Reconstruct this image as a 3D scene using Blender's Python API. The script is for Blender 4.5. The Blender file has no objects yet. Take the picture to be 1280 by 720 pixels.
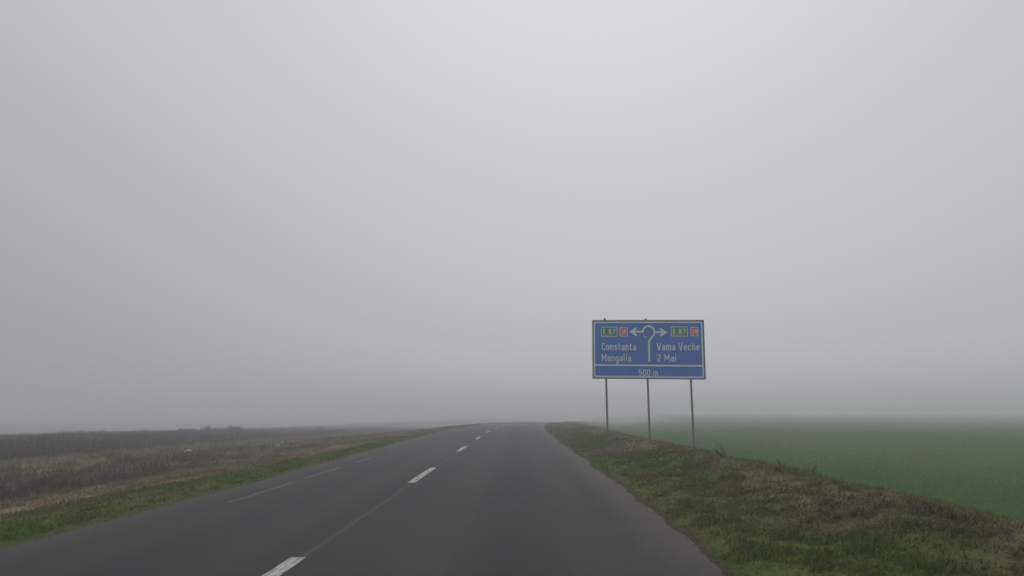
import bpy, bmesh, math, random
import numpy as np
from mathutils import Vector, Matrix

random.seed(11)
rng = np.random.default_rng(7)
R = math.radians
scene = bpy.context.scene
COL = scene.collection
CAM_H = 1.35

# ------------------------------------------------------------------ helpers
def tag(o, label=None, cat=None, group=None, kind=None):
    if label: o['label'] = label
    if cat: o['category'] = cat
    if group: o['group'] = group
    if kind: o['kind'] = kind
    return o

def link(name, me, mat=None, parent=None):
    o = bpy.data.objects.new(name, me)
    COL.objects.link(o)
    if mat is not None: me.materials.append(mat)
    if parent is not None: o.parent = parent
    return o

def empty(name, loc, rot=(0, 0, 0)):
    o = bpy.data.objects.new(name, None)
    COL.objects.link(o)
    o.location = loc
    o.rotation_euler = rot
    o.empty_display_size = 0.3
    return o

def mesh_np(name, verts, loops, sizes, smooth=False):
    """verts (n,3); loops flat vertex ids; sizes per-face corner counts"""
    me = bpy.data.meshes.new(name)
    me.vertices.add(len(verts))
    me.vertices.foreach_set('co', np.asarray(verts, np.float32).ravel())
    me.loops.add(len(loops))
    me.loops.foreach_set('vertex_index', np.asarray(loops, np.int32))
    sizes = np.asarray(sizes, np.int32)
    starts = np.zeros(len(sizes), np.int32)
    starts[1:] = np.cumsum(sizes)[:-1]
    me.polygons.add(len(sizes))
    me.polygons.foreach_set('loop_start', starts)
    if smooth:
        me.polygons.foreach_set('use_smooth', np.ones(len(sizes), bool))
    me.update(calc_edges=True)
    me.validate()
    return me

def set_col(me, cols):
    a = me.attributes.new('tint', 'FLOAT_COLOR', 'POINT')
    c = np.ones((len(cols), 4), np.float32)
    c[:, :3] = cols
    a.data.foreach_set('color', c.ravel())

# value noise -------------------------------------------------------
_tab = np.random.default_rng(3).random((256, 256)).astype(np.float64)
def vnoise(x, y, sx, sy, off=0):
    x = np.asarray(x, float) / sx + 37.3 + off * 11.7
    y = np.asarray(y, float) / sy + 91.1 + off * 5.3
    xi = np.floor(x).astype(int); yi = np.floor(y).astype(int)
    fx = x - xi; fy = y - yi
    fx = fx * fx * (3 - 2 * fx); fy = fy * fy * (3 - 2 * fy)
    g = lambda i, j: _tab[i % 256, j % 256]
    return (g(xi, yi) * (1 - fx) + g(xi + 1, yi) * fx) * (1 - fy) + (g(xi, yi + 1) * (1 - fx) + g(xi + 1, yi + 1) * fx) * fy
def fbm(x, y, sx, sy, off=0, oct=3):
    t = 0; a = 1; n = 0
    for k in range(oct):
        t = t + a * vnoise(x, y, sx / 2 ** k, sy / 2 ** k, off + k * 3); n += a; a *= .55
    return t / n
def sstep(a, b, x):
    t = np.clip((np.asarray(x, float) - a) / (b - a), 0, 1)
    return t * t * (3 - 2 * t)
def mixc(a, b, t):
    return a * (1 - t)[:, None] + b * t[:, None]

# ------------------------------------------------------------------ terrain shape
EDGE_R, EDGE_L, CENTRE = 1.875, -5.13, -2.06
def bend(Y):
    Y = np.asarray(Y, float)
    d = np.clip(Y - 40, 0, 100)
    return .0009 * d * d + np.clip(Y - 140, 0, None) * .18
def crest(Y):
    return -2.0 * sstep(50, 250, Y)
PROF_U = np.array([-900, -150, -60, -40, -22, -16, -9.5, -7.0, -5.6, -5.2, -4.9, 1.45, 1.88, 2.1, 2.8, 3.6, 4.1, 4.7, 8.4, 9.5, 900])
PROF_Z = np.array([-4.2, -4.0, -1.2, -.55, -.5, -.48, -.32, -.06, .05, .012, -.07, -.07, .012, .055, .15, .31, .385, .30, -.46, -.52, -.5])
def edge_jit(Y):
    return (fbm(0 * Y, Y, 1, 2.6, 5, 4) - .5) * .40 + (vnoise(0 * Y, Y, 1, .33, 9) - .5) * .05 + (vnoise(0 * Y, Y, 1, .16, 13) - .5) * .06
def ground_z(X, Y):
    X = np.asarray(X, float); Y = np.asarray(Y, float)
    u = X - bend(Y)
    near = (1 - sstep(6, 9, np.abs(u + 1.6)))
    uu = u - edge_jit(Y) * near * np.where(u > -1.6, 1, .7)
    z = np.interp(uu, PROF_U, PROF_Z)
    ridge_k = 1 - .62 * sstep(34, 75, Y)
    z = np.where((u > 2.0) & (z > .05), .05 + (z - .05) * ridge_k, z)
    k = np.where(u > -1.6, 1 - sstep(9, 28, u), 1 - sstep(25, 70, -u))
    z = z + crest(Y) * k
    z = z - sstep(-6.5, -16, u) * .0125 * (np.clip(Y - 24, 0, 110) - 6 * (1 - np.exp(-np.clip(Y - 24, 0, 110) / 6)))
    rough_r = sstep(2.2, 3.2, u) * (1 - sstep(6, 8.5, u))
    rough_l = sstep(-6.2, -8.5, u) * (1 - .3 * sstep(-20, -30, u))
    amp = .09 * rough_r + .16 * rough_l
    z = z + amp * (fbm(X, Y, .9, 1.7, 21) - .5) + .18 * rough_l * (fbm(X, Y, 4, 7, 31) - .5)
    z = z + .09 * sstep(3.2, 4.0, u) * (1 - sstep(4.8, 6.5, u)) * (fbm(X, Y, .35, .5, 41) - .5) * 1.6
    z = z + .05 * rough_r * (vnoise(X, Y, .28, .4, 44) - .5)
    return z

C_GREEN = np.array([.062, .106, .019]); C_GREEN2 = np.array([.094, .124, .028]); C_DARKG = np.array([.044, .062, .015])
C_DRY = np.array([.165, .134, .082]); C_STRAW = np.array([.25, .20, .14]); C_OLIVE = np.array([.108, .098, .045])
C_BROWN = np.array([.096, .075, .050]); C_SOIL = np.array([.048, .034, .025]); C_CROP = np.array([.042, .090, .014]); C_CROP2 = np.array([.058, .104, .022])
C_SCRUB = np.array([.056, .043, .034])
def zone_colour(X, Y):
    X = np.asarray(X, float); Y = np.asarray(Y, float)
    u = X - bend(Y)
    n1 = fbm(X, Y, .7, 2.0, 2); n2 = fbm(X, Y, 2.2, 6, 14); n3 = fbm(X, Y, .25, .6, 17)
    one = np.ones_like(u)
    # right verge: green bank, brown litter along the ridge
    g = mixc(C_GREEN * one[:, None], C_GREEN2 * one[:, None], sstep(.35, .7, n1))
    g = mixc(g, C_OLIVE * one[:, None], .8 * sstep(.50, .68, n2))
    g = mixc(g, C_DARKG * one[:, None], .4 * sstep(.55, .75, n3))
    br = mixc(C_BROWN * one[:, None], C_DRY * one[:, None], sstep(.38, .66, n1))
    br = mixc(br, C_SOIL * one[:, None], .5 * sstep(.55, .68, n3))
    br = mixc(br, C_OLIVE * one[:, None], .6 * sstep(.52, .7, fbm(X, Y, 1.3, 3.0, 55)))
    e0 = 3.95 + .8 * sstep(9, 20, Y)
    ridge = sstep(3.0, 3.8, u + (n2 - .5) * 2.0 + (n1 - .5) * .7) * (1 - sstep(e0, e0 + 1.3, u + (n1 - .5) * .8))
    br = mixc(br, C_STRAW * np.array([1.0, .98, .98]) * one[:, None], .9 * sstep(13, 28, Y) * sstep(.25, .5, n1))
    right = mixc(g, br, np.clip(ridge, 0, 1) * .8)
    soil_edge = (1 - sstep(1.87, 1.97, u - edge_jit(Y)))
    right = mixc(right, C_SOIL * 1.25 * one[:, None], soil_edge * .85)
    crop = mixc(C_CROP * one[:, None], C_CROP2 * one[:, None], sstep(.3, .7, fbm(X, Y, 9, 30, 61)))
    crop = mixc(crop, C_DARKG * one[:, None], .35 * sstep(.5, .7, fbm(X, Y, .8, .8, 66)))
    right = mixc(right, crop, sstep(5.6, 7.6, u + (n2 - .5) * 1.5))
    # left verge: narrow green strip, straw, brown patches, olive, dark scrub
    gl = mixc(g, C_DARKG * one[:, None], .5 * (1 - sstep(-5.9, -5.4, u) * 0 - sstep(5.2, 5.7, -u)))
    dry = mixc(C_DRY * one[:, None], C_STRAW * one[:, None], sstep(.5, .75, n1))
    dry = mixc(dry, C_OLIVE * one[:, None], sstep(.42, .62, n2))
    brown = mixc(np.array([.090, .060, .045]) * one[:, None], C_SOIL * one[:, None], sstep(.4, .7, n3))
    brown = mixc(brown, C_DRY * one[:, None], .55 * sstep(.55, .72, n1))
    olive = mixc(C_OLIVE * one[:, None], C_DRY * one[:, None], sstep(.4, .7, n1))
    scrub = mixc(C_SCRUB * one[:, None], C_SOIL * one[:, None], n3)
    v = -u + (n2 - .5) * 2.4
    gl = mixc(gl, C_OLIVE * one[:, None], .7 * sstep(5.9, 6.8, -u + (n1 - .5) * 1.0))
    left = mixc(gl, dry, sstep(6.4, 7.3, -u + (n1 - .5) * 1.3 + .5 * sstep(14, 30, Y)))
    left = mixc(left, brown, sstep(8.4, 9.6, v) * (.30 + .70 * sstep(32, 14, Y)))
    left = mixc(left, olive, sstep(13.4, 15.0, v))
    left = mixc(left, scrub, sstep(18.5, 20.5, v))
    return np.where((u > -1.6)[:, None], right, left)

# ------------------------------------------------------------------ materials
def new_mat(name):
    m = bpy.data.materials.new(name); m.use_nodes = True
    nt = m.node_tree
    b = nt.nodes['Principled BSDF']
    return m, nt, b
def plain(name, col, rough=.6, metal=0., spec=.4, var=.12, scale=6., bump=0.):
    m, nt, b = new_mat(name)
    tc = nt.nodes.new('ShaderNodeTexCoord')
    n = nt.nodes.new('ShaderNodeTexNoise'); n.inputs['Scale'].default_value = scale; n.inputs['Detail'].default_value = 5
    nt.links.new(tc.outputs['Object'], n.inputs['Vector'])
    mr = nt.nodes.new('ShaderNodeMapRange'); mr.inputs['To Min'].default_value = 1 - var; mr.inputs['To Max'].default_value = 1 + var
    mr.inputs['From Min'].default_value = .3; mr.inputs['From Max'].default_value = .7
    nt.links.new(n.outputs['Fac'], mr.inputs['Value'])
    vm = nt.nodes.new('ShaderNodeVectorMath'); vm.operation = 'SCALE'; vm.inputs[0].default_value = col
    nt.links.new(mr.outputs['Result'], vm.inputs['Scale'])
    nt.links.new(vm.outputs['Vector'], b.inputs['Base Color'])
    b.inputs['Roughness'].default_value = rough; b.inputs['Metallic'].default_value = metal
    b.inputs['Specular IOR Level'].default_value = spec
    if bump:
        bp = nt.nodes.new('ShaderNodeBump'); bp.inputs['Strength'].default_value = bump; bp.inputs['Distance'].default_value = .02
        nt.links.new(n.outputs['Fac'], bp.inputs['Height']); nt.links.new(bp.outputs['Normal'], b.inputs['Normal'])
    return m

def tint_mat(name, rough=.95, spec=.04, noise=(14., 60.), amt=.35, bump=.0, translucent=0.):
    m, nt, b = new_mat(name)
    at = nt.nodes.new('ShaderNodeAttribute'); at.attribute_name = 'tint'
    tc = nt.nodes.new('ShaderNodeTexCoord')
    n1 = nt.nodes.new('ShaderNodeTexNoise'); n1.inputs['Scale'].default_value = noise[0]; n1.inputs['Detail'].default_value = 6; n1.inputs['Roughness'].default_value = .7
    nt.links.new(tc.outputs['Object'], n1.inputs['Vector'])
    mr = nt.nodes.new('ShaderNodeMapRange'); mr.inputs['From Min'].default_value = .3; mr.inputs['From Max'].default_value = .7
    mr.inputs['To Min'].default_value = 1 - amt; mr.inputs['To Max'].default_value = 1 + amt
    nt.links.new(n1.outputs['Fac'], mr.inputs['Value'])
    vm = nt.nodes.new('ShaderNodeVectorMath'); vm.operation = 'SCALE'
    nt.links.new(at.outputs['Color'], vm.inputs[0]); nt.links.new(mr.outputs['Result'], vm.inputs['Scale'])
    nt.links.new(vm.outputs['Vector'], b.inputs['Base Color'])
    b.inputs['Roughness'].default_value = rough; b.inputs['Specular IOR Level'].default_value = spec
    if bump:
        n2 = nt.nodes.new('ShaderNodeTexNoise'); n2.inputs['Scale'].default_value = noise[1]; n2.inputs['Detail'].default_value = 4
        nt.links.new(tc.outputs['Object'], n2.inputs['Vector'])
        bp = nt.nodes.new('ShaderNodeBump'); bp.inputs['Strength'].default_value = bump; bp.inputs['Distance'].default_value = .03
        nt.links.new(n2.outputs['Fac'], bp.inputs['Height']); nt.links.new(bp.outputs['Normal'], b.inputs['Normal'])
    return m

M_ground = tint_mat('earth_and_turf', amt=.3, bump=.5, noise=(5., 30.))
M_blade = tint_mat('grass_blade', rough=.9, spec=.04, noise=(2., 9.), amt=.15)
def leafy(m, up=.65, trans=.35):
    nt = m.node_tree; L = nt.links.new
    b = nt.nodes['Principled BSDF']; out = nt.nodes['Material Output']
    geo = nt.nodes.new('ShaderNodeNewGeometry')
    mx = nt.nodes.new('ShaderNodeMix'); mx.data_type = 'VECTOR'
    mx.inputs[0].default_value = up; mx.inputs[5].default_value = (0, 0, 1)
    L(geo.outputs['Normal'], mx.inputs[4])
    nn = nt.nodes.new('ShaderNodeVectorMath'); nn.operation = 'NORMALIZE'; L(mx.outputs[1], nn.inputs[0])
    L(nn.outputs['Vector'], b.inputs['Normal'])
    tr = nt.nodes.new('ShaderNodeBsdfTranslucent')
    src = b.inputs['Base Color'].links[0].from_socket
    L(src, tr.inputs['Color'])
    ms = nt.nodes.new('ShaderNodeMixShader'); ms.inputs[0].default_value = trans
    L(b.outputs[0], ms.inputs[1]); L(tr.outputs[0], ms.inputs[2]); L(ms.outputs[0], out.inputs['Surface'])
leafy(M_blade)
M_twig = tint_mat('dry_twig', rough=.9, noise=(8., 9.), amt=.2)

def asphalt():
    m, nt, b = new_mat('worn_asphalt')
    L = nt.links.new
    at = nt.nodes.new('ShaderNodeAttribute'); at.attribute_name = 'across'
    tc = nt.nodes.new('ShaderNodeTexCoord')
    def noise(scale, mapping=(1, 1, 1), detail=5, rough=.6):
        mp = nt.nodes.new('ShaderNodeMapping'); mp.inputs['Scale'].default_value = mapping
        L(tc.outputs['Object'], mp.inputs['Vector'])
        n = nt.nodes.new('ShaderNodeTexNoise'); n.inputs['Scale'].default_value = scale; n.inputs['Detail'].default_value = detail; n.inputs['Roughness'].default_value = rough
        L(mp.outputs['Vector'], n.inputs['Vector'])
        return n.outputs['Fac']
    def mrange(v, a, b_, c, d, smooth=False):
        r = nt.nodes.new('ShaderNodeMapRange')
        if smooth: r.interpolation_type = 'SMOOTHSTEP'
        r.inputs['From Min'].default_value = a; r.inputs['From Max'].default_value = b_
        r.inputs['To Min'].default_value = c; r.inputs['To Max'].default_value = d
        L(v, r.inputs['Value']); return r.outputs['Result']
    def math_(op, a, b_=None):
        n = nt.nodes.new('ShaderNodeMath'); n.operation = op
        for i, q in enumerate((a, b_)):
            if q is None: continue
            if isinstance(q, (int, float)): n.inputs[i].default_value = q
            else: L(q, n.inputs[i])
        return n.outputs[0]
    def mix(a, b_, f):
        n = nt.nodes.new('ShaderNodeMix'); n.data_type = 'RGBA'
        for s, q in ((6, a), (7, b_)):
            if isinstance(q, tuple): n.inputs[s].default_value = (*q, 1)
            else: L(q, n.inputs[s])
        L(f, n.inputs[0]); return n.outputs[2]
    u = at.outputs['Fac']
    streak = noise(1.2, (1.0, .05, 1), 5)
    patch = noise(.35, (1, .35, 1), 4)
    grain = noise(160, (1, 1, 1), 3)
    base = mix((.019, .020, .019), (.034, .034, .032), mrange(streak, .32, .68, 0, 1))
    base = mix(base, (.023, .024, .0235), mrange(patch, .4, .65, 0, .6))
    # polished wheel tracks, a touch lighter and browner
    for c in (-.95, .75, -4.1, -2.75):
        d = math_('ABSOLUTE', math_('SUBTRACT', u, c))
        f = mrange(d, .12, .5, .48, 0, True)
        base = mix(base, (.044, .042, .039), f)
    # oil darkening in mid lane
    d = math_('ABSOLUTE', math_('SUBTRACT', u, -.1)); base = mix(base, (.017, .017, .0175), mrange(d, .1, .6, .55, 0, True))
    # longitudinal construction joint under the centre line
    wob = math_('MULTIPLY', math_('SUBTRACT', noise(1.0, (1, .5, 1), 2), .5), .10)
    d = math_('ABSOLUTE', math_('SUBTRACT', math_('ADD', u, wob), CENTRE + .03))
    base = mix(base, (.080, .077, .072), mrange(d, .012, .05, .55, 0, True))
    # dust and dried mud spread over the right margin, some on the left
    en = noise(1.6, (1, .4, 1), 6)
    dn = math_('ADD', u, math_('MULTIPLY', math_('SUBTRACT', en, .5), 1.3))
    base = mix(base, (.084, .071, .060), mrange(dn, 1.0, 1.8, 0, .8, True))
    dl = math_('SUBTRACT', math_('MULTIPLY', u, -1), math_('MULTIPLY', math_('SUBTRACT', en, .5), .9))
    base = mix(base, (.080, .074, .068), mrange(dl, 4.3, 5.1, 0, .5, True))
    mott = noise(22, (1, .5, 1), 4, .7)
    vm = nt.nodes.new('ShaderNodeVectorMath'); vm.operation = 'SCALE'
    L(base, vm.inputs[0]); L(math_('MULTIPLY', mrange(grain, .3, .7, .75, 1.25), mrange(mott, .3, .7, .86, 1.14)), vm.inputs['Scale'])
    L(vm.outputs['Vector'], b.inputs['Base Color'])
    b.inputs['Roughness'].default_value = .82; b.inputs['Specular IOR Level'].default_value = .25
    bp = nt.nodes.new('ShaderNodeBump'); bp.inputs['Strength'].default_value = .5; bp.inputs['Distance'].default_value = .006
    L(grain, bp.inputs['Height']); L(bp.outputs['Normal'], b.inputs['Normal'])
    return m
M_asphalt = asphalt()

def paint(name, col, worn):
    m, nt, b = new_mat(name)
    L = nt.links.new
    tc = nt.nodes.new('ShaderNodeTexCoord')
    mp = nt.nodes.new('ShaderNodeMapping'); mp.inputs['Scale'].default_value = (1, .18, 1)
    L(tc.outputs['Object'], mp.inputs['Vector'])
    n = nt.nodes.new('ShaderNodeTexNoise'); n.inputs['Scale'].default_value = 16; n.inputs['Detail'].default_value = 8; n.inputs['Roughness'].default_value = .75
    L(mp.outputs['Vector'], n.inputs['Vector'])
    r = nt.nodes.new('ShaderNodeMapRange'); r.inputs['From Min'].default_value = worn - .1; r.inputs['From Max'].default_value = worn + .1
    L(n.outputs['Fac'], r.inputs['Value'])
    mx = nt.nodes.new('ShaderNodeMix'); mx.data_type = 'RGBA'
    mx.inputs[6].default_value = (.055, .054, .052, 1); mx.inputs[7].default_value = (*col, 1)
    L(r.outputs['Result'], mx.inputs[0]); L(mx.outputs[2], b.inputs['Base Color'])
    b.inputs['Roughness'].default_value = .7; b.inputs['Specular IOR Level'].default_value = .3
    return m
M_paint = paint('white_road_paint', (.50, .49, .46), .46)
M_faded = paint('worn_road_paint', (.080, .083, .09), .56)

M_blue = plain('blue_sign_film', (.0, .135, .68), rough=.38, var=.10, scale=1.6)
M_white = plain('white_sign_film', (.86, .88, .90), rough=.4, var=.06, scale=2.5)
M_green = plain('green_sign_film', (.004, .19, .070), rough=.4, var=.1, scale=3)
M_red = plain('red_sign_film', (.60, .060, .026), rough=.4, var=.12, scale=3)
M_alu = plain('dull_sign_frame', (.07, .075, .085), rough=.5, metal=.3, var=.15, scale=3)
M_back = plain('bare_sign_back', (.30, .31, .32), rough=.5, metal=.6, var=.15, scale=3)
M_post = plain('galvanised_post', (.15, .16, .158), rough=.6, metal=.25, var=.2, scale=5)
M_scrap = plain('crumpled_white_plastic', (.75, .75, .74), rough=.5, var=.08, scale=12)

# ------------------------------------------------------------------ ground sheet
def lines(*segs):
    out = []
    for a, b, s in segs:
        out.extend(np.arange(a, b, s))
    return np.array(out)
def grow(a, b, s0, k):
    out = [a]; s = s0
    while out[-1] < b:
        out.append(out[-1] + s); s *= k
    return np.array(out[1:])
us = np.concatenate([-grow(26, 950, .8, 1.09)[::-1], np.arange(-26, -10, .35), np.arange(-10, -4.6, .11), np.arange(-4.6, 1.3, .6),
                     np.arange(1.3, 5.6, .075), np.arange(5.6, 12, .3), grow(12, 950, .6, 1.09)])
ys = np.concatenate([-grow(6, 150, 2, 1.2)[::-1], np.arange(-6, 3, .5), np.arange(3, 16, .1), np.arange(16, 40, .22), np.arange(40, 90, .6), grow(90, 960, 1.0, 1.05)])
UU, YY = np.meshgrid(us, ys)
XX = UU + bend(YY) * (np.abs(UU) < 60) + bend(YY) * (np.abs(UU) >= 60) * np.clip(1 - (np.abs(UU) - 60) / 500, 0, 1)
Xf, Yf = XX.ravel(), YY.ravel()
Zf = ground_z(Xf, Yf)
nx, ny = len(us), len(ys)
idx = np.arange(nx * ny).reshape(ny, nx)
quads = np.stack([idx[:-1, :-1], idx[:-1, 1:], idx[1:, 1:], idx[1:, :-1]], -1).reshape(-1, 4)
me = mesh_np('ground', np.stack([Xf, Yf, Zf], -1), quads.ravel(), np.full(len(quads), 4), smooth=True)
set_col(me, zone_colour(Xf, Yf))
ground = link('ground', me, M_ground)
tag(ground, 'grassy verges and open fields either side of the road', kind='structure')

# ------------------------------------------------------------------ road
ry = np.concatenate([np.arange(-150, 0, 5), np.arange(0, 40, 1.), np.arange(40, 200, 2), np.arange(200, 955, 8)])
ru = np.array([EDGE_L - .12, -5.0, -4.2, -3.1, CENTRE, -1, 0, 1, 1.7, EDGE_R + .22])
camber = -.012 * np.abs(ru - CENTRE) + .012 * 3.0
camber *= .0
RU, RY = np.meshgrid(ru, ry)
RX = RU + bend(RY)
RZ = crest(RY) + camber[None, :]
ridx = np.arange(RU.size).reshape(RU.shape)
rq = np.stack([ridx[:-1, :-1], ridx[:-1, 1:], ridx[1:, 1:], ridx[1:, :-1]], -1).reshape(-1, 4)
me = mesh_np('road', np.stack([RX.ravel(), RY.ravel(), RZ.ravel()], -1), rq.ravel(), np.full(len(rq), 4), smooth=True)
a = me.attributes.new('across', 'FLOAT', 'POINT'); a.data.foreach_set('value', RU.ravel().astype(np.float32))
road = link('road', me, M_asphalt)
tag(road, 'two-lane dark asphalt road running straight into the fog', kind='structure')

def strip(name, uc, w, y0, y1, mat, lift=.004, ragged=0.):
    n = max(2, int((y1 - y0) / .25) + 1)
    y = np.linspace(y0, y1, n)
    e1 = uc - w / 2 + (rng.random(n) - .5) * ragged; e2 = uc + w / 2 + (rng.random(n) - .5) * ragged
    v = []
    for k in range(n):
        z = float(crest(y[k])) + lift; b_ = float(bend(y[k]))
        v += [(e1[k] + b_, y[k], z), (e2[k] + b_, y[k], z)]
    q = [(2 * k, 2 * k + 1, 2 * k + 3, 2 * k + 2) for k in range(n - 1)]
    me = bpy.data.meshes.new(name); me.from_pydata(v, [], q); me.update()
    return link(name, me, mat, road)
DASH_FAR0, PERIOD, DASH = 6.72, 10.3, 3.5
for k in range(-2, 14):
    yf = DASH_FAR0 + PERIOD * k
    strip('centre_dash', CENTRE, .15, yf - DASH, yf, M_paint, ragged=.012)
for y0, y1 in ((10.6, 13.6), (14.2, 17.2), (18.6, 21.0), (23.5, 25.4), (30, 32)):
    strip('edge_line_remnant', -4.34, .11, y0, y1, M_faded, ragged=.03)

# ------------------------------------------------------------------ grass and other uncountable growth
def blades(name, X, Y, h, w, cols, lean=.5, leandir=None, mat=M_blade, curl=.5, zoff=-.01):
    n = len(X)
    Z = ground_z(X, Y) + zoff
    az = rng.uniform(0, 2 * np.pi, n) if leandir is None else leandir
    fx, fy = np.cos(az), np.sin(az)
    face = az + np.pi / 2 + rng.normal(0, .6, n)
    sx, sy = np.cos(face), np.sin(face)
    ln = lean * (.4 + 1.2 * rng.random(n))
    ph = np.sin(np.minimum(ln, 1.45)); pv = np.cos(np.minimum(ln, 1.45))
    l2 = np.minimum(ln + curl, 1.9)
    mx = h * .55 * ph * .7; mz = h * .55 * (pv * .5 + .5)
    tx = mx + h * .45 * np.sin(l2); tz = mz + h * .45 * np.cos(l2)
    b = np.stack([X, Y, Z], -1)
    s = np.stack([sx, sy, 0 * sx], -1) * (w / 2)[:, None]
    mid = b + np.stack([fx * mx, fy * mx, mz], -1)
    tip = b + np.stack([fx * tx, fy * tx, tz], -1)
    V = np.stack([b - s, b + s, mid + s * .8, mid - s * .8, tip], 1).reshape(-1, 3)
    o = np.arange(n)[:, None] * 5
    L = np.concatenate([o + 0, o + 1, o + 2, o + 3, o + 3, o + 2, o + 4], 1)
    me = mesh_np(name, V, L.ravel(), np.tile([4, 3], n))
    set_col(me, np.repeat(cols, 5, axis=0))
    return link(name, me, mat)

def jitcol(c, n, amt=.25):
    return np.clip(c * (1 + amt * (rng.random((n, 1)) * 2 - 1)) * (1 + .08 * (rng.random((n, 3)) * 2 - 1)), .004, .6)

def scatter_zone(n, u0, u1, y0, y1, power=2.0):
    """area samples, thinning with distance"""
    t = rng.random(n)
    Y = y0 * (y1 / y0) ** (t ** 1.0) if power else y0 + (y1 - y0) * t
    u = rng.uniform(u0, u1, n)
    return u + bend(Y), Y, u

# right verge grass
X, Y, u = scatter_zone(210000, 1.85, 5.6, 3.4, 90)
n1 = fbm(X, Y, .7, 2.0, 2); n2 = fbm(X, Y, 2.2, 6, 14)
ridge = sstep(3.15, 3.95, u + (n2 - .5) * 2.0 + (n1 - .5) * .7) * (1 - sstep(4.6, 6.6, u + (n1 - .5) * .8))
clump = fbm(X, Y, .22, .3, 71)
above = ground_z(X, Y) - crest(Y)
keep = (above > .018) & (rng.random(len(X)) < (.25 + 1.3 * sstep(.35, .65, clump)) * (1 - .55 * ridge) * (.6 + .4 * sstep(1.9, 2.1, u - edge_jit(Y))))
X, Y, u, ridge, clump = X[keep], Y[keep], u[keep], ridge[keep], clump[keep]
n = len(X)
h = (.03 + .055 * rng.random(n) + .05 * sstep(.5, .75, clump)) * (1 + .1 * ridge) * np.clip(.6 + (u - 1.9) * .9, .5, 1)
w = np.clip(.0026 * Y ** .75, .006, .05) * (.7 + .6 * rng.random(n))
c = zone_colour(X, Y)
dead = rng.random(n) < (.10 + .28 * ridge)
c = np.where(dead[:, None], C_DRY * 1.25, c * 1.5)
ld = rng.normal(-1.2, .9, n)
tag(blades('verge_grass', X, Y, h, w, jitcol(c, n, .2), lean=1.0, leandir=ld, curl=.35), 'short rough green and brown grass on the bank right of the road', 'grass', kind='stuff')

# dead stems flattened along the top of the bank
X, Y, u = scatter_zone(26000, 2.9, 5.6, 5, 70)
cl = fbm(X, Y, .35, .6, 131)
keep = rng.random(len(X)) < sstep(.45, .65, cl)
X, Y, cl = X[keep], Y[keep], cl[keep]; n = len(X)
c = np.where((rng.random(n) < .12)[:, None], np.array([.055, .040, .028]), np.array([.20, .155, .11]))
tag(blades('dead_stems', X, Y, (.04 + .07 * rng.random(n)), np.clip(.0022 * Y ** .75, .005, .04), jitcol(c, n, .3), lean=1.4, leandir=rng.normal(-1.3, .7, n), curl=.3, mat=M_twig),
    'flattened brown dead stems littering the top of the bank', 'litter', kind='stuff')

# left strip grass
X, Y, u = scatter_zone(110000, -10.5, -5.1, 5.5, 100)
above = ground_z(X, Y) - crest(Y)
clump = fbm(X, Y, .3, .5, 75)
keep = (rng.random(len(X)) < (.3 + 1.2 * sstep(.35, .65, clump))) & ((u < -5.6) | (above > .02))
X, Y, u, clump = X[keep], Y[keep], u[keep], clump[keep]
n = len(X)
h = .035 + .06 * rng.random(n) + .12 * sstep(.5, .8, clump) * sstep(-6.4, -7.4, u)
w = np.clip(.0024 * np.hypot(X, Y) ** .75, .006, .05) * (.7 + .6 * rng.random(n))
tag(blades('verge_grass', X, Y, h, w, jitcol(zone_colour(X, Y) * 1.45, n, .2), lean=.95, leandir=rng.normal(-1.4, 1.0, n)), 'green grass strip turning straw coloured left of the road', 'grass', kind='stuff')

# meadow tussocks further left
t = rng.random(70000)
Y = 6 * (130 / 6) ** t
u = -9.5 - 11.5 * rng.random(len(Y)); X = u + bend(Y)
clump = fbm(X, Y, .5, .8, 81)
keep = rng.random(len(X)) < sstep(.38, .62, clump)
X, Y, u, clump = X[keep], Y[keep], u[keep], clump[keep]; n = len(X)
h = .08 + .16 * rng.random(n) + .12 * sstep(.5, .75, clump)
w = np.clip(.0026 * np.hypot(X, Y) ** .8, .01, .06)
tag(blades('meadow_grass', X, Y, h, w, jitcol(zone_colour(X, Y) * 1.4, n, .3), lean=.6), 'dead brown and olive tussocks between the verge and the dark scrub', 'grass', kind='stuff')

# winter crop on the right field
t = rng.random(120000)
Y = 7 * (110 / 7) ** t
row = np.round(rng.uniform(6.8, 60, len(Y)) ** 1.0 / .25) * .25 + rng.normal(0, .03, len(Y))
u = row; X = u + bend(Y)
c = jitcol(zone_colour(X, Y) * 2.0, len(X), .12)
d = np.hypot(X, Y)
tag(blades('winter_crop', X, Y, .06 + .07 * rng.random(len(X)), np.clip(.0016 * d ** .8, .005, .05), c, lean=.7), 'low green winter crop covering the field behind the sign', 'crop', kind='stuff')

# dark dry scrub / reeds on the left
n0 = 190000
Y = rng.uniform(8, 170, n0)
u = -19.5 - 48 * rng.random(n0) ** 1.3; X = u + bend(Y)
cl = fbm(X, Y, 1.3, 1.3, 91); cl2 = fbm(X, Y, 6, 10, 95)
edge = sstep(-18.8, -21.5, u + (fbm(X, Y, 3, 6, 97) - .5) * 4)
keep = rng.random(n0) < edge * (.35 + sstep(.35, .6, cl))
X, Y, u, cl, cl2 = X[keep], Y[keep], u[keep], cl[keep], cl2[keep]; n = len(X)
h = .85 * (.25 + .30 * rng.random(n) + .40 * sstep(.4, .8, cl) + .35 * sstep(.5, .8, cl2)) * (.55 + .45 * sstep(-20, -24, u))
w = np.clip(.0008 * np.hypot(X, Y) ** .85, .008, .05)
c = jitcol(np.where((rng.random(n) < .3)[:, None], np.array([.085, .068, .05]), C_SCRUB * .8), n, .35)
tag(blades('dry_scrub', X, Y, h, w, c, lean=.42, curl=.5, mat=M_twig), 'low dark brown scrub of dead stalks fading into fog', 'scrub', kind='stuff')

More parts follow.
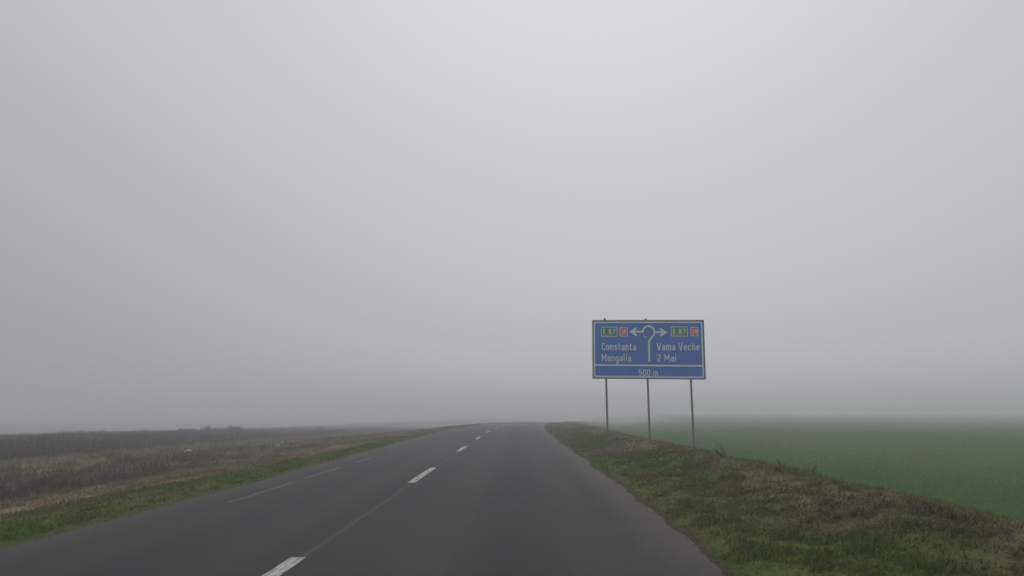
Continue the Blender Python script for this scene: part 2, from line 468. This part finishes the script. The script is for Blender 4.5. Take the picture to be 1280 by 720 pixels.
# loose stones and crumbled asphalt along both road edges
ng = 1500
Y = 3.5 * (60 / 3.5) ** rng.random(ng)
side = rng.random(ng) < .72
u = np.where(side, 1.86 + edge_jit(Y) + rng.normal(.03, .05, ng), EDGE_L + .7 * edge_jit(Y) + rng.normal(-.02, .05, ng))
X = u + bend(Y); Z = np.maximum(ground_z(X, Y), crest(Y) + .002)
r = .004 + .010 * rng.random(ng) ** 3
octa = np.array([(1, 0, 0), (0, 1, 0), (-1, 0, 0), (0, -1, 0), (0, 0, .8), (0, 0, -.8)])
of = np.array([(0, 1, 4), (1, 2, 4), (2, 3, 4), (3, 0, 4), (1, 0, 5), (2, 1, 5), (3, 2, 5), (0, 3, 5)])
ang = rng.uniform(0, 6.28, ng)
V = octa[None] * (.7 + .6 * rng.random((ng, 6, 1))) * r[:, None, None]
V = np.stack([V[..., 0] * np.cos(ang)[:, None] - V[..., 1] * np.sin(ang)[:, None], V[..., 0] * np.sin(ang)[:, None] + V[..., 1] * np.cos(ang)[:, None], V[..., 2]], -1)
V = V + np.stack([X, Y, Z + r * .3], -1)[:, None, :]
F = (of[None] + (np.arange(ng) * 6)[:, None, None]).reshape(-1, 3)
me = mesh_np('gravel', V.reshape(-1, 3), F.ravel(), np.full(len(F), 3))
set_col(me, np.repeat(jitcol(np.where((rng.random(ng) < .6)[:, None], np.array([.15, .13, .11]), np.array([.22, .20, .18])), ng, .3), 6, axis=0))
tag(link('gravel', me, M_twig), 'loose stones and crumbs of asphalt along the broken road edges', 'gravel', kind='stuff')

# ------------------------------------------------------------------ twigs: leafless bushes, dry weeds
def tube_bm(bm, p0, p1, r0, r1, seg=5):
    p0, p1 = Vector(p0), Vector(p1)
    d = (p1 - p0).normalized()
    a_ = d.orthogonal().normalized(); b_ = d.cross(a_)
    rings = []
    for p, r in ((p0, r0), (p1, r1)):
        rings.append([bm.verts.new(p + (a_ * math.cos(2 * math.pi * k / seg) + b_ * math.sin(2 * math.pi * k / seg)) * r) for k in range(seg)])
    for k in range(seg):
        bm.faces.new((rings[0][k], rings[0][(k + 1) % seg], rings[1][(k + 1) % seg], rings[1][k]))
    bm.faces.new(rings[1]); bm.faces.new(rings[0][::-1])

def grow_branch(bm, p, d, length, r, depth, rnd, spread=.5, seg=4):
    n = 3
    for k in range(n):
        d2 = (d + Vector((rnd.gauss(0, .16), rnd.gauss(0, .16), rnd.gauss(.03, .08)))).normalized()
        q = p + d2 * (length / n)
        tube_bm(bm, p, q, r * (1 - k / n * .5), r * (1 - (k + 1) / n * .5), seg)
        if depth > 0:
            for _ in range(2 if depth > 1 else 2):
                side = Vector((rnd.gauss(0, 1), rnd.gauss(0, 1), rnd.gauss(.2, .5))).normalized()
                grow_branch(bm, q, (d2 + side * spread * 1.4).normalized(), length * rnd.uniform(.4, .62), r * .5, depth - 1, rnd, spread, seg)
        p, d = q, d2

def bm_obj(name, bm, mat, parent, col):
    me = bpy.data.meshes.new(name); bm.to_mesh(me); bm.free()
    set_col(me, np.tile(np.array(col), (len(me.vertices), 1)))
    return link(name, me, mat, parent)

def bush(x, y, h, seed, label):
    z = float(ground_z(np.array([x]), np.array([y]))[0])
    rnd = random.Random(seed)
    t = empty('bare_bush', (x, y, z - .05))
    tag(t, label, 'bush', 'leafless bushes at the edge of the scrub')
    bm = bmesh.new()
    tips = []
    tube_bm(bm, (0, 0, -.15), (0, 0, .03), .16, .13, 9)
    for k in range(9):
        a_ = rnd.uniform(0, 6.28); tl = rnd.uniform(.15, .5)
        d = Vector((math.cos(a_) * tl * 1.8, math.sin(a_) * tl * 1.8, 1)).normalized()
        p0 = Vector((math.cos(a_) * .12, math.sin(a_) * .12, 0)); p1 = p0 + d * h * .22
        tube_bm(bm, p0, p1, .035, .022, 6); tips.append((p1, d))
    bm_obj('stem', bm, M_twig, t, (.05, .042, .036))
    bm = bmesh.new()
    for p, d in tips:
        for _ in range(4):
            dd = (d + Vector((rnd.gauss(0, .35), rnd.gauss(0, .35), .2))).normalized()
            grow_branch(bm, p, dd, h * rnd.uniform(.40, .62), .020, 2, rnd)
    bm_obj('twigs', bm, M_twig, t, (.070, .060, .054))
    t.scale = (2.0, 1.5, 1.0)
bush(-31.0, 76, 1.0, 1, 'tallest of the leafless bushes, a rounded dark crown rising out of the scrub')
bush(-32.6, 74, .85, 2, 'leafless bush just left of the tallest bush, lower and thinner')
bush(-35.0, 73, .75, 3, 'small leafless bush standing furthest left along the scrub')
bush(-28.4, 100, .8, 4, 'faint leafless bush right of the tallest, nearly lost in fog')

def weed(x, y, h, seed, lean, n, label, colr):
    z = float(ground_z(np.array([x]), np.array([y]))[0])
    rnd = random.Random(seed)
    t = empty('dry_weed', (x, y, z - .02))
    tag(t, label, 'weed', 'dry weeds along the bank')
    for k in range(n):
        bm = bmesh.new()
        d = Vector((lean + rnd.gauss(0, .25), rnd.gauss(0, .3), 1)).normalized()
        grow_branch(bm, Vector((rnd.gauss(0, .04), rnd.gauss(0, .04), 0)), d, h * rnd.uniform(.7, 1.1), .007, 1, rnd, .35)
        bm_obj('stalk', bm, M_twig, t, colr)
weed(4.75, 16.0, .30, 5, -1.1, 7, 'dry weed of long stalks leaning towards the road, closest to the sign', (.050, .042, .030))
weed(5.0, 13.2, .20, 6, -1., 6, 'darker short weed in the middle of the bank top, against the green field', (.035, .040, .024))
weed(5.05, 12.3, .17, 8, .9, 5, 'low weed on the bank top leaning away from the road', (.040, .040, .026))

# litter
bm = bmesh.new()
bmesh.ops.create_icosphere(bm, subdivisions=3, radius=.13)
rl = random.Random(4)
for v in bm.verts:
    k = 1 + rl.uniform(-.28, .2)
    v.co = Vector((v.co.x * 1.35 * k, v.co.y * .8 * k, max(-.02, v.co.z) * .7 * k))
me = bpy.data.meshes.new('litter_scrap'); bm.to_mesh(me); bm.free()
sc_ = link('litter_scrap', me, M_scrap)
lx, ly = -15.6, 33.0
sc_.location = (lx, ly, float(ground_z(np.array([lx]), np.array([ly]))[0]) + .10)
tag(sc_, 'small crumpled white scrap of litter lying in the grass before the scrub', 'litter')

# ------------------------------------------------------------------ direction sign
BW, BH = 5.18, 2.74          # board size
UN = BW / 140.0              # layout unit
UV = UN * 1.035
SX, SY = 6.07, 32.0          # board centre on the ground plan
SZ_TOP = 5.565
sign = empty('direction_sign', (SX, SY, 0.0))
tag(sign, 'large blue direction sign on three grey posts beside the road', 'road sign')
yaw = R(-6.5)
# board frame: local x right, local z up, face looks to -y
brd = empty('board', (0, 0, SZ_TOP - BH / 2), (0, R(.85), yaw))
brd.parent = sign

def rrect(x0, y0, x1, y1, r, n=6):
    pts = []
    for cx, cy, a0 in ((x1 - r, y1 - r, 0), (x0 + r, y1 - r, 90), (x0 + r, y0 + r, 180), (x1 - r, y0 + r, 270)):
        for k in range(n + 1):
            a_ = R(a0 + 90 * k / n); pts.append((cx + r * math.cos(a_), cy + r * math.sin(a_)))
    return pts
def U(u_, v_):  # layout units (from the board's top left) to board-local metres
    return ((u_ - 70) * UN, (36.1 - v_) * UV)

def plate(name, pts, y0, y1, mat, parent, bevel=0):
    """prism of outline pts (x,z), from y0 (front, towards -y) to y1"""
    bm = bmesh.new()
    f = [bm.verts.new((x, y0, z)) for x, z in pts]; b_ = [bm.verts.new((x, y1, z)) for x, z in pts]
    bm.faces.new(f[::-1]); bm.faces.new(b_)
    n = len(pts)
    for k in range(n):
        bm.faces.new((f[k], f[(k + 1) % n], b_[(k + 1) % n], b_[k]))
    bmesh.ops.recalc_face_normals(bm, faces=bm.faces)
    me = bpy.data.meshes.new(name); bm.to_mesh(me); bm.free()
    return link(name, me, mat, parent)

def frame_mesh(name, outer, inner, y0, y1, mat, parent):
    bm = bmesh.new(); n = len(outer)
    R4 = [[bm.verts.new((x, y, z)) for x, z in pts] for pts, y in ((outer, y0), (inner, y0), (inner, y1), (outer, y1))]
    for q in range(4):
        A, B = R4[q], R4[(q + 1) % 4]
        for k in range(n):
            bm.faces.new((A[k], A[(k + 1) % n], B[(k + 1) % n], B[k]))
    bmesh.ops.recalc_face_normals(bm, faces=bm.faces)
    me = bpy.data.meshes.new(name); bm.to_mesh(me); bm.free()
    return link(name, me, mat, parent)

def ubox(u0, v0, u1, v1, r=0.):
    x0, z1 = U(u0, v0); x1, z0 = U(u1, v1)
    if r: return rrect(x0, z0, x1, z1, r * UN)
    return [(x0, z0), (x1, z0), (x1, z1), (x0, z1)]

VB = 72.2
plate('panel', ubox(1.2, 1.2, 138.8, VB - 1.2), 0, .018, M_blue, brd)
frame_mesh('edge_frame', rrect(-BW / 2, -36.1 * UV, BW / 2, 36.1 * UV, .02), rrect(-BW / 2 + .04, -36.1 * UV + .04, BW / 2 - .04, 36.1 * UV - .04, .02), -.022, .045, M_alu, brd)
frame_mesh('white_border', ubox(1.9, 1.9, 138.1, VB - 1.9, 2.6), ubox(3.7, 3.7, 136.3, VB - 3.7, 1.8), -.003, .001, M_white, brd)
plate('divider', ubox(3.6, 54.6, 136.4, 56.7), -.0035, .001, M_white, brd)
# corner fillets of the two blue fields are part of the divider's white
# back rails
for v_ in (14, 36, 60):
    plate('back_rail', ubox(4, v_ - 1.2, 136, v_ + 1.2), .02, .06, M_back, brd)

# ---- stroke lettering
def arc(cx, cy, rx, ry, a0, a1, n=10):
    return [(cx + rx * math.cos(R(a0 + (a1 - a0) * k / n)), cy + ry * math.sin(R(a0 + (a1 - a0) * k / n))) for k in range(n + 1)]
def stadium(w, yb, yt):
    r = w / 2
    p = arc(r, yt - r, r, r, 0, 180) + arc(r, yb + r, r, r, 180, 360)
    return p + [p[0]]
def n_arch(x, w): return arc(x + w / 2, 4.5 - w / 2, w / 2, w / 2, 180, 0)
G = {}
G['C'] = (2.5, [[(2.5, 4.8)] + arc(1.25, 5.25, 1.25, 1.25, 0, 180) + arc(1.25, 1.75, 1.25, 1.25, 180, 360) + [(2.5, 2.2)]])
G['o'] = (2.2, [stadium(2.2, .5, 4.5)])
G['n'] = (2.1, [[(0, 0), (0, 5)], [(0, 3.3)] + n_arch(0, 2.1) + [(2.1, 0)]])
G['h'] = (2.1, [[(0, 0), (0, 7)], [(0, 3.3)] + n_arch(0, 2.1) + [(2.1, 0)]])
G['m'] = (3.8, [[(0, 0), (0, 5)], [(0, 3.4)] + n_arch(0, 1.9) + [(1.9, 0)], [(1.9, 3.4)] + n_arch(1.9, 1.9) + [(3.8, 0)]])
G['s'] = (1.9, [[(1.9, 3.75), (1.65, 4.3), (1.0, 4.52), (.35, 4.3), (.1, 3.7), (.35, 3.05), (.95, 2.6), (1.6, 2.1), (1.88, 1.4), (1.6, .72), (.95, .48), (.3, .7), (0, 1.25)]])
G['t'] = (1.5, [[(.5, 6.4), (.5, 1.5)] + arc(1.4, 1.4, .9, .9, 180, 270, 5) + [(1.6, .5)], [(-.3, 4.5), (1.5, 4.5)]])
G['a'] = (2.0, [[(.15, 3.9)] + arc(1.0, 3.5, 1.0, 1.0, 150, 0, 8) + [(2.0, 0)], [(2.0, 2.75), (1.05, 2.75)] + arc(1.05, 1.62, 1.05, 1.12, 90, 270, 8) + [(1.5, .6), (2.0, 1.1)]])
G['g'] = (2.1, [stadium(2.1, .5, 4.5), [(2.1, 5), (2.1, -.6)] + arc(1.05, -.6, 1.05, 1.0, 0, -140, 8)])
G['l'] = (.7, [[(0, 7), (0, 1.3)] + arc(.8, 1.3, .8, .8, 180, 270, 4)])
G['i'] = (0., [[(0, 0), (0, 5)], [(0, 5.9), (0, 7)]])
G['M'] = (3.4, [[(0, 0), (0, 7)], [(3.4, 0), (3.4, 7)], [(0.05, 6.7), (1.7, 2.2), (3.35, 6.7)]])
G['V'] = (3.3, [[(0, 7), (1.5, .3), (1.8, .3), (3.3, 7)]])
G['e'] = (2.2, [[(0.05, 2.6), (2.2, 2.6)] + arc(1.1, 3.4, 1.1, 1.1, 0, 180, 8) + arc(1.1, 1.6, 1.1, 1.1, 180, 325, 8)])
G['c'] = (2.0, [arc(1.05, 3.45, 1.05, 1.05, 25, 180) + arc(1.05, 1.55, 1.05, 1.05, 180, 335)])
G['2'] = (2.5, [arc(1.25, 5.2, 1.2, 1.3, 170, -20, 10) + [(0.1, .5), (2.6, .5)]])
G['5'] = (2.5, [[(2.3, 6.5), (.35, 6.5), (.2, 3.6)] + arc(1.2, 2.45, 1.3, 1.75, 125, -150, 14)])
G['0'] = (2.5, [stadium(2.5, .5, 6.5)])
G['E'] = (2.2, [[(2.3, 6.5), (0, 6.5), (0, .5), (2.3, .5)], [(0, 3.5), (1.9, 3.5)]])
G['8'] = (2.5, [arc(1.25, 5.05, 1.1, 1.45, 0, 360, 18), arc(1.25, 2.05, 1.25, 1.55, 0, 360, 18)])
G['7'] = (2.4, [[(0, 6.5), (2.45, 6.5), (.8, 0)]])
G['3'] = (2.3, [arc(1.15, 5.1, 1.15, 1.4, 155, -85, 10) + [(.9, 3.65)], [(1.2, 3.65)] + arc(1.15, 2.1, 1.25, 1.6, 85, -155, 10)])
G['9'] = (2.4, [arc(1.2, 4.75, 1.2, 1.75, 0, 360, 18), [(2.4, 4.8), (2.3, 3.0), (1.3, 0.1)]])

def ribbon(bm, pts, w, y, closed=False):
    pts = [Vector(p) for p in pts]
    q = [pts[0]]
    for p in pts[1:]:
        if (p - q[-1]).length > 1e-5: q.append(p)
    closed = (q[0] - q[-1]).length < 1e-4 and len(q) > 3
    if closed: q = q[:-1]
    n = len(q); Lv = []; Rv = []
    for k in range(n):
        if closed or 0 < k < n - 1:
            a_ = (q[k] - q[k - 1]).normalized(); b_ = (q[(k + 1) % n] - q[k]).normalized()
        elif k == 0: a_ = b_ = (q[1] - q[0]).normalized()
        else: a_ = b_ = (q[-1] - q[-2]).normalized()
        na = Vector((-a_.y, a_.x)); nb = Vector((-b_.y, b_.x))
        m = (na + nb)
        if m.length < 1e-4: m = na.copy()
        m.normalize(); s = min(1.8, 1 / max(.3, m.dot(na))) * w / 2
        p = q[k] + m * s; Lv.append(bm.verts.new((p.x, y, p.y)))
        p = q[k] - m * s; Rv.append(bm.verts.new((p.x, y, p.y)))
    for k in range(n if closed else n - 1):
        j = (k + 1) % n
        bm.faces.new((Rv[k], Rv[j], Lv[j], Lv[k]))

def text(name, s, u0, u1, v_top, v_base, mat, parent, y=-.0045, stroke=.92, gap=.75):
    cap = v_base - v_top
    sy = cap / 7.0
    adv = 0; items = []
    for ch in s:
        if ch == ' ': adv += 2.0; continue
        wd, strokes = G[ch]
        items.append((adv, strokes)); adv += wd + 1 + gap
    total = adv - gap
    sx = (u1 - u0) / total
    bm = bmesh.new()
    k = 0
    for off, strokes in items:
        for st in strokes:
            pts = []
            for (px, py) in st:
                x, z = U(u0 + (off + .5 + px) * sx, v_base - py * sy)
                pts.append((x, z))
            ribbon(bm, pts, stroke * (sx + sy) / 2 * UN, y - .0004 * (k % 4)); k += 1
    me = bpy.data.meshes.new(name); bm.to_mesh(me); bm.free()
    o = link(name, me, mat, parent)
    return o

text('lettering', 'Constanta', 11.9, 55.2, 28.0, 37.6, M_white, brd)
text('lettering', 'Mangalia', 11.9, 49.0, 42.0, 51.0, M_white, brd)
text('lettering', 'Vama Veche', 80.8, 133.8, 28.0, 37.3, M_white, brd)
text('lettering', '2 Mai', 80.8, 104.6, 42.0, 50.8, M_white, brd)
text('lettering', '500 m', 57.9, 81.5, 60.2, 68.3, M_white, brd)

# route number shields
def shield(u0, v0, u1, v1, mat, s, pad, label):
    p = plate('route_number', ubox(u0, v0, u1, v1, .8), -.006, .001, M_white, sign)
    p.location = brd.location; p.rotation_euler = brd.rotation_euler
    p['label'] = label
    f = plate('field', ubox(u0 + .9, v0 + .9, u1 - .9, v1 - .9, .5), -.0085, -.004, mat, p)
    if len(s) == 2:
        um = (u0 + u1) / 2
        for ch, a_, b_ in ((s[0], u0 + pad, um - .45), (s[1], um + .45, u1 - pad)):
            text('digit', ch, a_, b_, v0 + 2.5, v1 - 2.5, M_white, p, y=-.0100, stroke=.98)
    else:
        text('lettering', s, u0 + pad, u1 - pad, v0 + 2.7, v1 - 2.7, M_white, p, y=-.0100, stroke=.98)
shield(11.2, 8.3, 32.0, 20.4, M_green, 'E 87', 2.6, 'green European route number E 87')
shield(34.7, 9.0, 45.0, 20.2, M_red, '39', 2.2, 'red national route number 39')
shield(98.8, 8.1, 119.7, 20.2, M_green, 'E 87', 2.6, 'green European route number E 87')
shield(123.2, 8.6, 132.6, 19.8, M_red, '39', 2.0, 'red national route number 39')

# roundabout symbol
bm = bmesh.new()
def poly(pts, y):
    f = [bm.verts.new((U(u_, v_)[0], y, U(u_, v_)[1])) for u_, v_ in pts]
    bm.faces.new(f)
def urib(pts, w, y): ribbon(bm, [U(u_, v_) for u_, v_ in pts], w * UN, y)
RC = (71.2, 14.8); RR = 7.3
ring = [(RC[0] + RR * math.cos(R(a_)), RC[1] - RR * math.sin(R(a_))) for a_ in np.linspace(-72, 188, 40)]
urib(ring, 2.2, -.0045)
for a0 in (204, 224, 243):
    urib([(RC[0] + RR * math.cos(R(a_)), RC[1] - RR * math.sin(R(a_))) for a_ in (a0 - 4.5, a0, a0 + 4.5)], 1.7, -.0045)
stem = [(71.3, 51.2), (71.3, 27.5), (71.6, 25.6), (72.6, 24.2), (74.2, 22.8), (75.9, 21.2)]
urib(stem, 2.4, -.0050)
urib([(64.6, 14.6), (51.5, 14.5)], 2.4, -.0054)
poly([(46.6, 14.5), (55.8, 8.9), (56.6, 10.2), (53.6, 14.5), (56.6, 18.8), (55.8, 20.1)], -.0058)
urib([(77.8, 15.0), (90.0, 15.0)], 2.4, -.0054)
poly([(94.8, 15.0), (85.6, 9.4), (84.8, 10.7), (87.8, 15.0), (84.8, 19.3), (85.6, 20.6)], -.0058)
bmesh.ops.recalc_face_normals(bm, faces=bm.faces)
me = bpy.data.meshes.new('roundabout_symbol'); bm.to_mesh(me); bm.free()
link('roundabout_symbol', me, M_white, brd)

# posts
cy_, sy_ = math.cos(yaw), math.sin(yaw)
def post(uc, top_extra, r=.048):
    lx = (uc - 70) * UN
    x = lx * cy_ - .11 * (-sy_) * -1; x = lx * cy_ - .11 * sy_; y = lx * sy_ + .11 * cy_
    zg = float(ground_z(np.array([SX + x]), np.array([SY + y]))[0])
    ztop = SZ_TOP - lx * math.sin(R(.85)) + top_extra
    bm = bmesh.new()
    tube_bm(bm, (x, y, zg - .35), (x, y, ztop), r, r, 16)
    me = bpy.data.meshes.new('post'); bm.to_mesh(me); bm.free()
    o = link('post', me, M_post, sign)
    bm = bmesh.new(); tube_bm(bm, (x, y, ztop), (x, y, ztop + .02), r * 1.15, r * 1.1, 16)
    me = bpy.data.meshes.new('cap'); bm.to_mesh(me); bm.free(); link('cap', me, M_post, o)
    for v_ in (14, 36, 60):
        z = SZ_TOP - v_ * UV - lx * math.sin(R(.85))
        bm = bmesh.new(); tube_bm(bm, (x, y, z - .04), (x, y, z + .04), r * 1.25, r * 1.25, 12)
        me = bpy.data.meshes.new('clamp'); bm.to_mesh(me); bm.free(); link('clamp', me, M_back, o)
    return x, y
post(16.8, .10); mx_, my_ = post(68.5, .07); post(121.6, -.06)
# ------------------------------------------------------------------ fog
DENS = .0066
bm = bmesh.new(); bmesh.ops.create_cube(bm, size=1)
me = bpy.data.meshes.new('haze'); bm.to_mesh(me); bm.free()
mh = bpy.data.materials.new('fog_air'); mh.use_nodes = True
nt = mh.node_tree; nt.nodes.clear()
out = nt.nodes.new('ShaderNodeOutputMaterial'); pv = nt.nodes.new('ShaderNodeVolumePrincipled')
pv.inputs['Color'].default_value = (.95, .965, .985, 1); pv.inputs['Density'].default_value = DENS; pv.inputs['Anisotropy'].default_value = .15
nt.links.new(pv.outputs['Volume'], out.inputs['Volume'])
haze = link('haze', me, mh)
zb, zt = float(Zf.min()) - 1.2, 6.6
haze.scale = (2300, 1300, zt - zb); haze.location = (0, 410, (zt + zb) / 2)
tag(haze, 'grey fog lying over the road and fields', kind='stuff')

# ------------------------------------------------------------------ sky and sun
SKY_LO, SKY_HI = 6.8, 7.05
dirv = Vector((math.sin(R(8)) * math.cos(R(50)), math.cos(R(8)) * math.cos(R(50)), math.sin(R(50))))
SUN_EL, SUN_AZ = 50, 8      # degrees, azimuth clockwise from the road direction
w = bpy.data.worlds.new('World'); scene.world = w; w.use_nodes = True
nt = w.node_tree; nt.nodes.clear(); L = nt.links.new
out = nt.nodes.new('ShaderNodeOutputWorld'); bg = nt.nodes.new('ShaderNodeBackground')
sky = nt.nodes.new('ShaderNodeTexSky'); sky.sky_type = 'NISHITA'; sky.sun_disc = False
sky.sun_elevation = R(SUN_EL); sky.sun_rotation = R(SUN_AZ); sky.dust_density = 2; sky.air_density = 1.; sky.altitude = 0
hs = nt.nodes.new('ShaderNodeHueSaturation'); hs.inputs['Saturation'].default_value = .15
L(sky.outputs['Color'], hs.inputs['Color'])
tc = nt.nodes.new('ShaderNodeTexCoord'); sep = nt.nodes.new('ShaderNodeSeparateXYZ'); L(tc.outputs['Generated'], sep.inputs[0])
# overcast: brighter with height, and a broad bright region round the hidden sun
mr = nt.nodes.new('ShaderNodeMapRange'); mr.inputs['From Min'].default_value = 0; mr.inputs['From Max'].default_value = .6
mr.inputs['To Min'].default_value = SKY_LO; mr.inputs['To Max'].default_value = SKY_HI
L(sep.outputs['Z'], mr.inputs['Value'])
dt = nt.nodes.new('ShaderNodeVectorMath'); dt.operation = 'DOT_PRODUCT'; dt.inputs[1].default_value = tuple(dirv)
L(tc.outputs['Generated'], dt.inputs[0])
def wm(op, a, b):
    n = nt.nodes.new('ShaderNodeMath'); n.operation = op
    for i, q in enumerate((a, b)):
        if isinstance(q, (int, float)): n.inputs[i].default_value = q
        else: L(q, n.inputs[i])
    return n.outputs[0]
glow = wm('POWER', wm('MAXIMUM', dt.outputs['Value'], 0.0), 3.0)
lum = wm('MULTIPLY', mr.outputs['Result'], wm('ADD', wm('MULTIPLY', glow, .46), .60))
d2 = nt.nodes.new('ShaderNodeVectorMath'); d2.operation = 'DOT_PRODUCT'; d2.inputs[1].default_value = (-.95, .31, 0)
L(tc.outputs['Generated'], d2.inputs[0])          # thicker cloud to the left of the road
lowd = wm('MAXIMUM', wm('SUBTRACT', 1.0, wm('MULTIPLY', sep.outputs['Z'], 2.2)), 0.0)
lum = wm('MULTIPLY', lum, wm('SUBTRACT', 1.0, wm('MULTIPLY', wm('MULTIPLY', wm('POWER', wm('MAXIMUM', d2.outputs['Value'], 0.0), 2.0), lowd), .36)))
tn = nt.nodes.new('ShaderNodeMix'); tn.data_type = 'RGBA'
tn.inputs[6].default_value = (.915, .950, 1.035, 1); tn.inputs[7].default_value = (.962, .980, 1.008, 1)
L(glow, tn.inputs[0])
cl = nt.nodes.new('ShaderNodeVectorMath'); cl.operation = 'SCALE'
L(tn.outputs[2], cl.inputs[0]); L(lum, cl.inputs['Scale'])
mx = nt.nodes.new('ShaderNodeMix'); mx.data_type = 'RGBA'; mx.inputs[0].default_value = .10
L(cl.outputs['Vector'], mx.inputs[6]); L(hs.outputs['Color'], mx.inputs[7])
L(mx.outputs[2], bg.inputs['Color']); bg.inputs['Strength'].default_value = .1
L(bg.outputs['Background'], out.inputs['Surface'])

sd = bpy.data.lights.new('sun', 'SUN'); sd.energy = .7; sd.angle = R(40); sd.color = (1, .97, .93)
so = bpy.data.objects.new('sun', sd); COL.objects.link(so)
dirv = Vector((math.sin(R(SUN_AZ)) * math.cos(R(SUN_EL)), math.cos(R(SUN_AZ)) * math.cos(R(SUN_EL)), math.sin(R(SUN_EL))))
so.rotation_euler = dirv.to_track_quat('Z', 'Y').to_euler(); so.location = (20, 60, 60)

# ------------------------------------------------------------------ camera
cd = bpy.data.cameras.new('camera'); cd.sensor_width = 36; cd.lens = 853 / 1280 * 36; cd.clip_end = 5000; cd.clip_start = .05
cam = bpy.data.objects.new('camera', cd); COL.objects.link(cam)
cam.location = (0, 0, CAM_H); cam.rotation_euler = (R(90 + 10.23), 0, 8 / 867)
scene.camera = cam

# ------------------------------------------------------------------ render settings
scene.render.engine = 'CYCLES'
scene.cycles.use_denoising = True
scene.cycles.volume_bounces = 4
scene.cycles.max_bounces = 8
scene.cycles.diffuse_bounces = 3
vs = scene.view_settings
vs.view_transform = 'Standard'; vs.look = 'None'; vs.exposure = 0; vs.gamma = 1; vs.use_curve_mapping = False
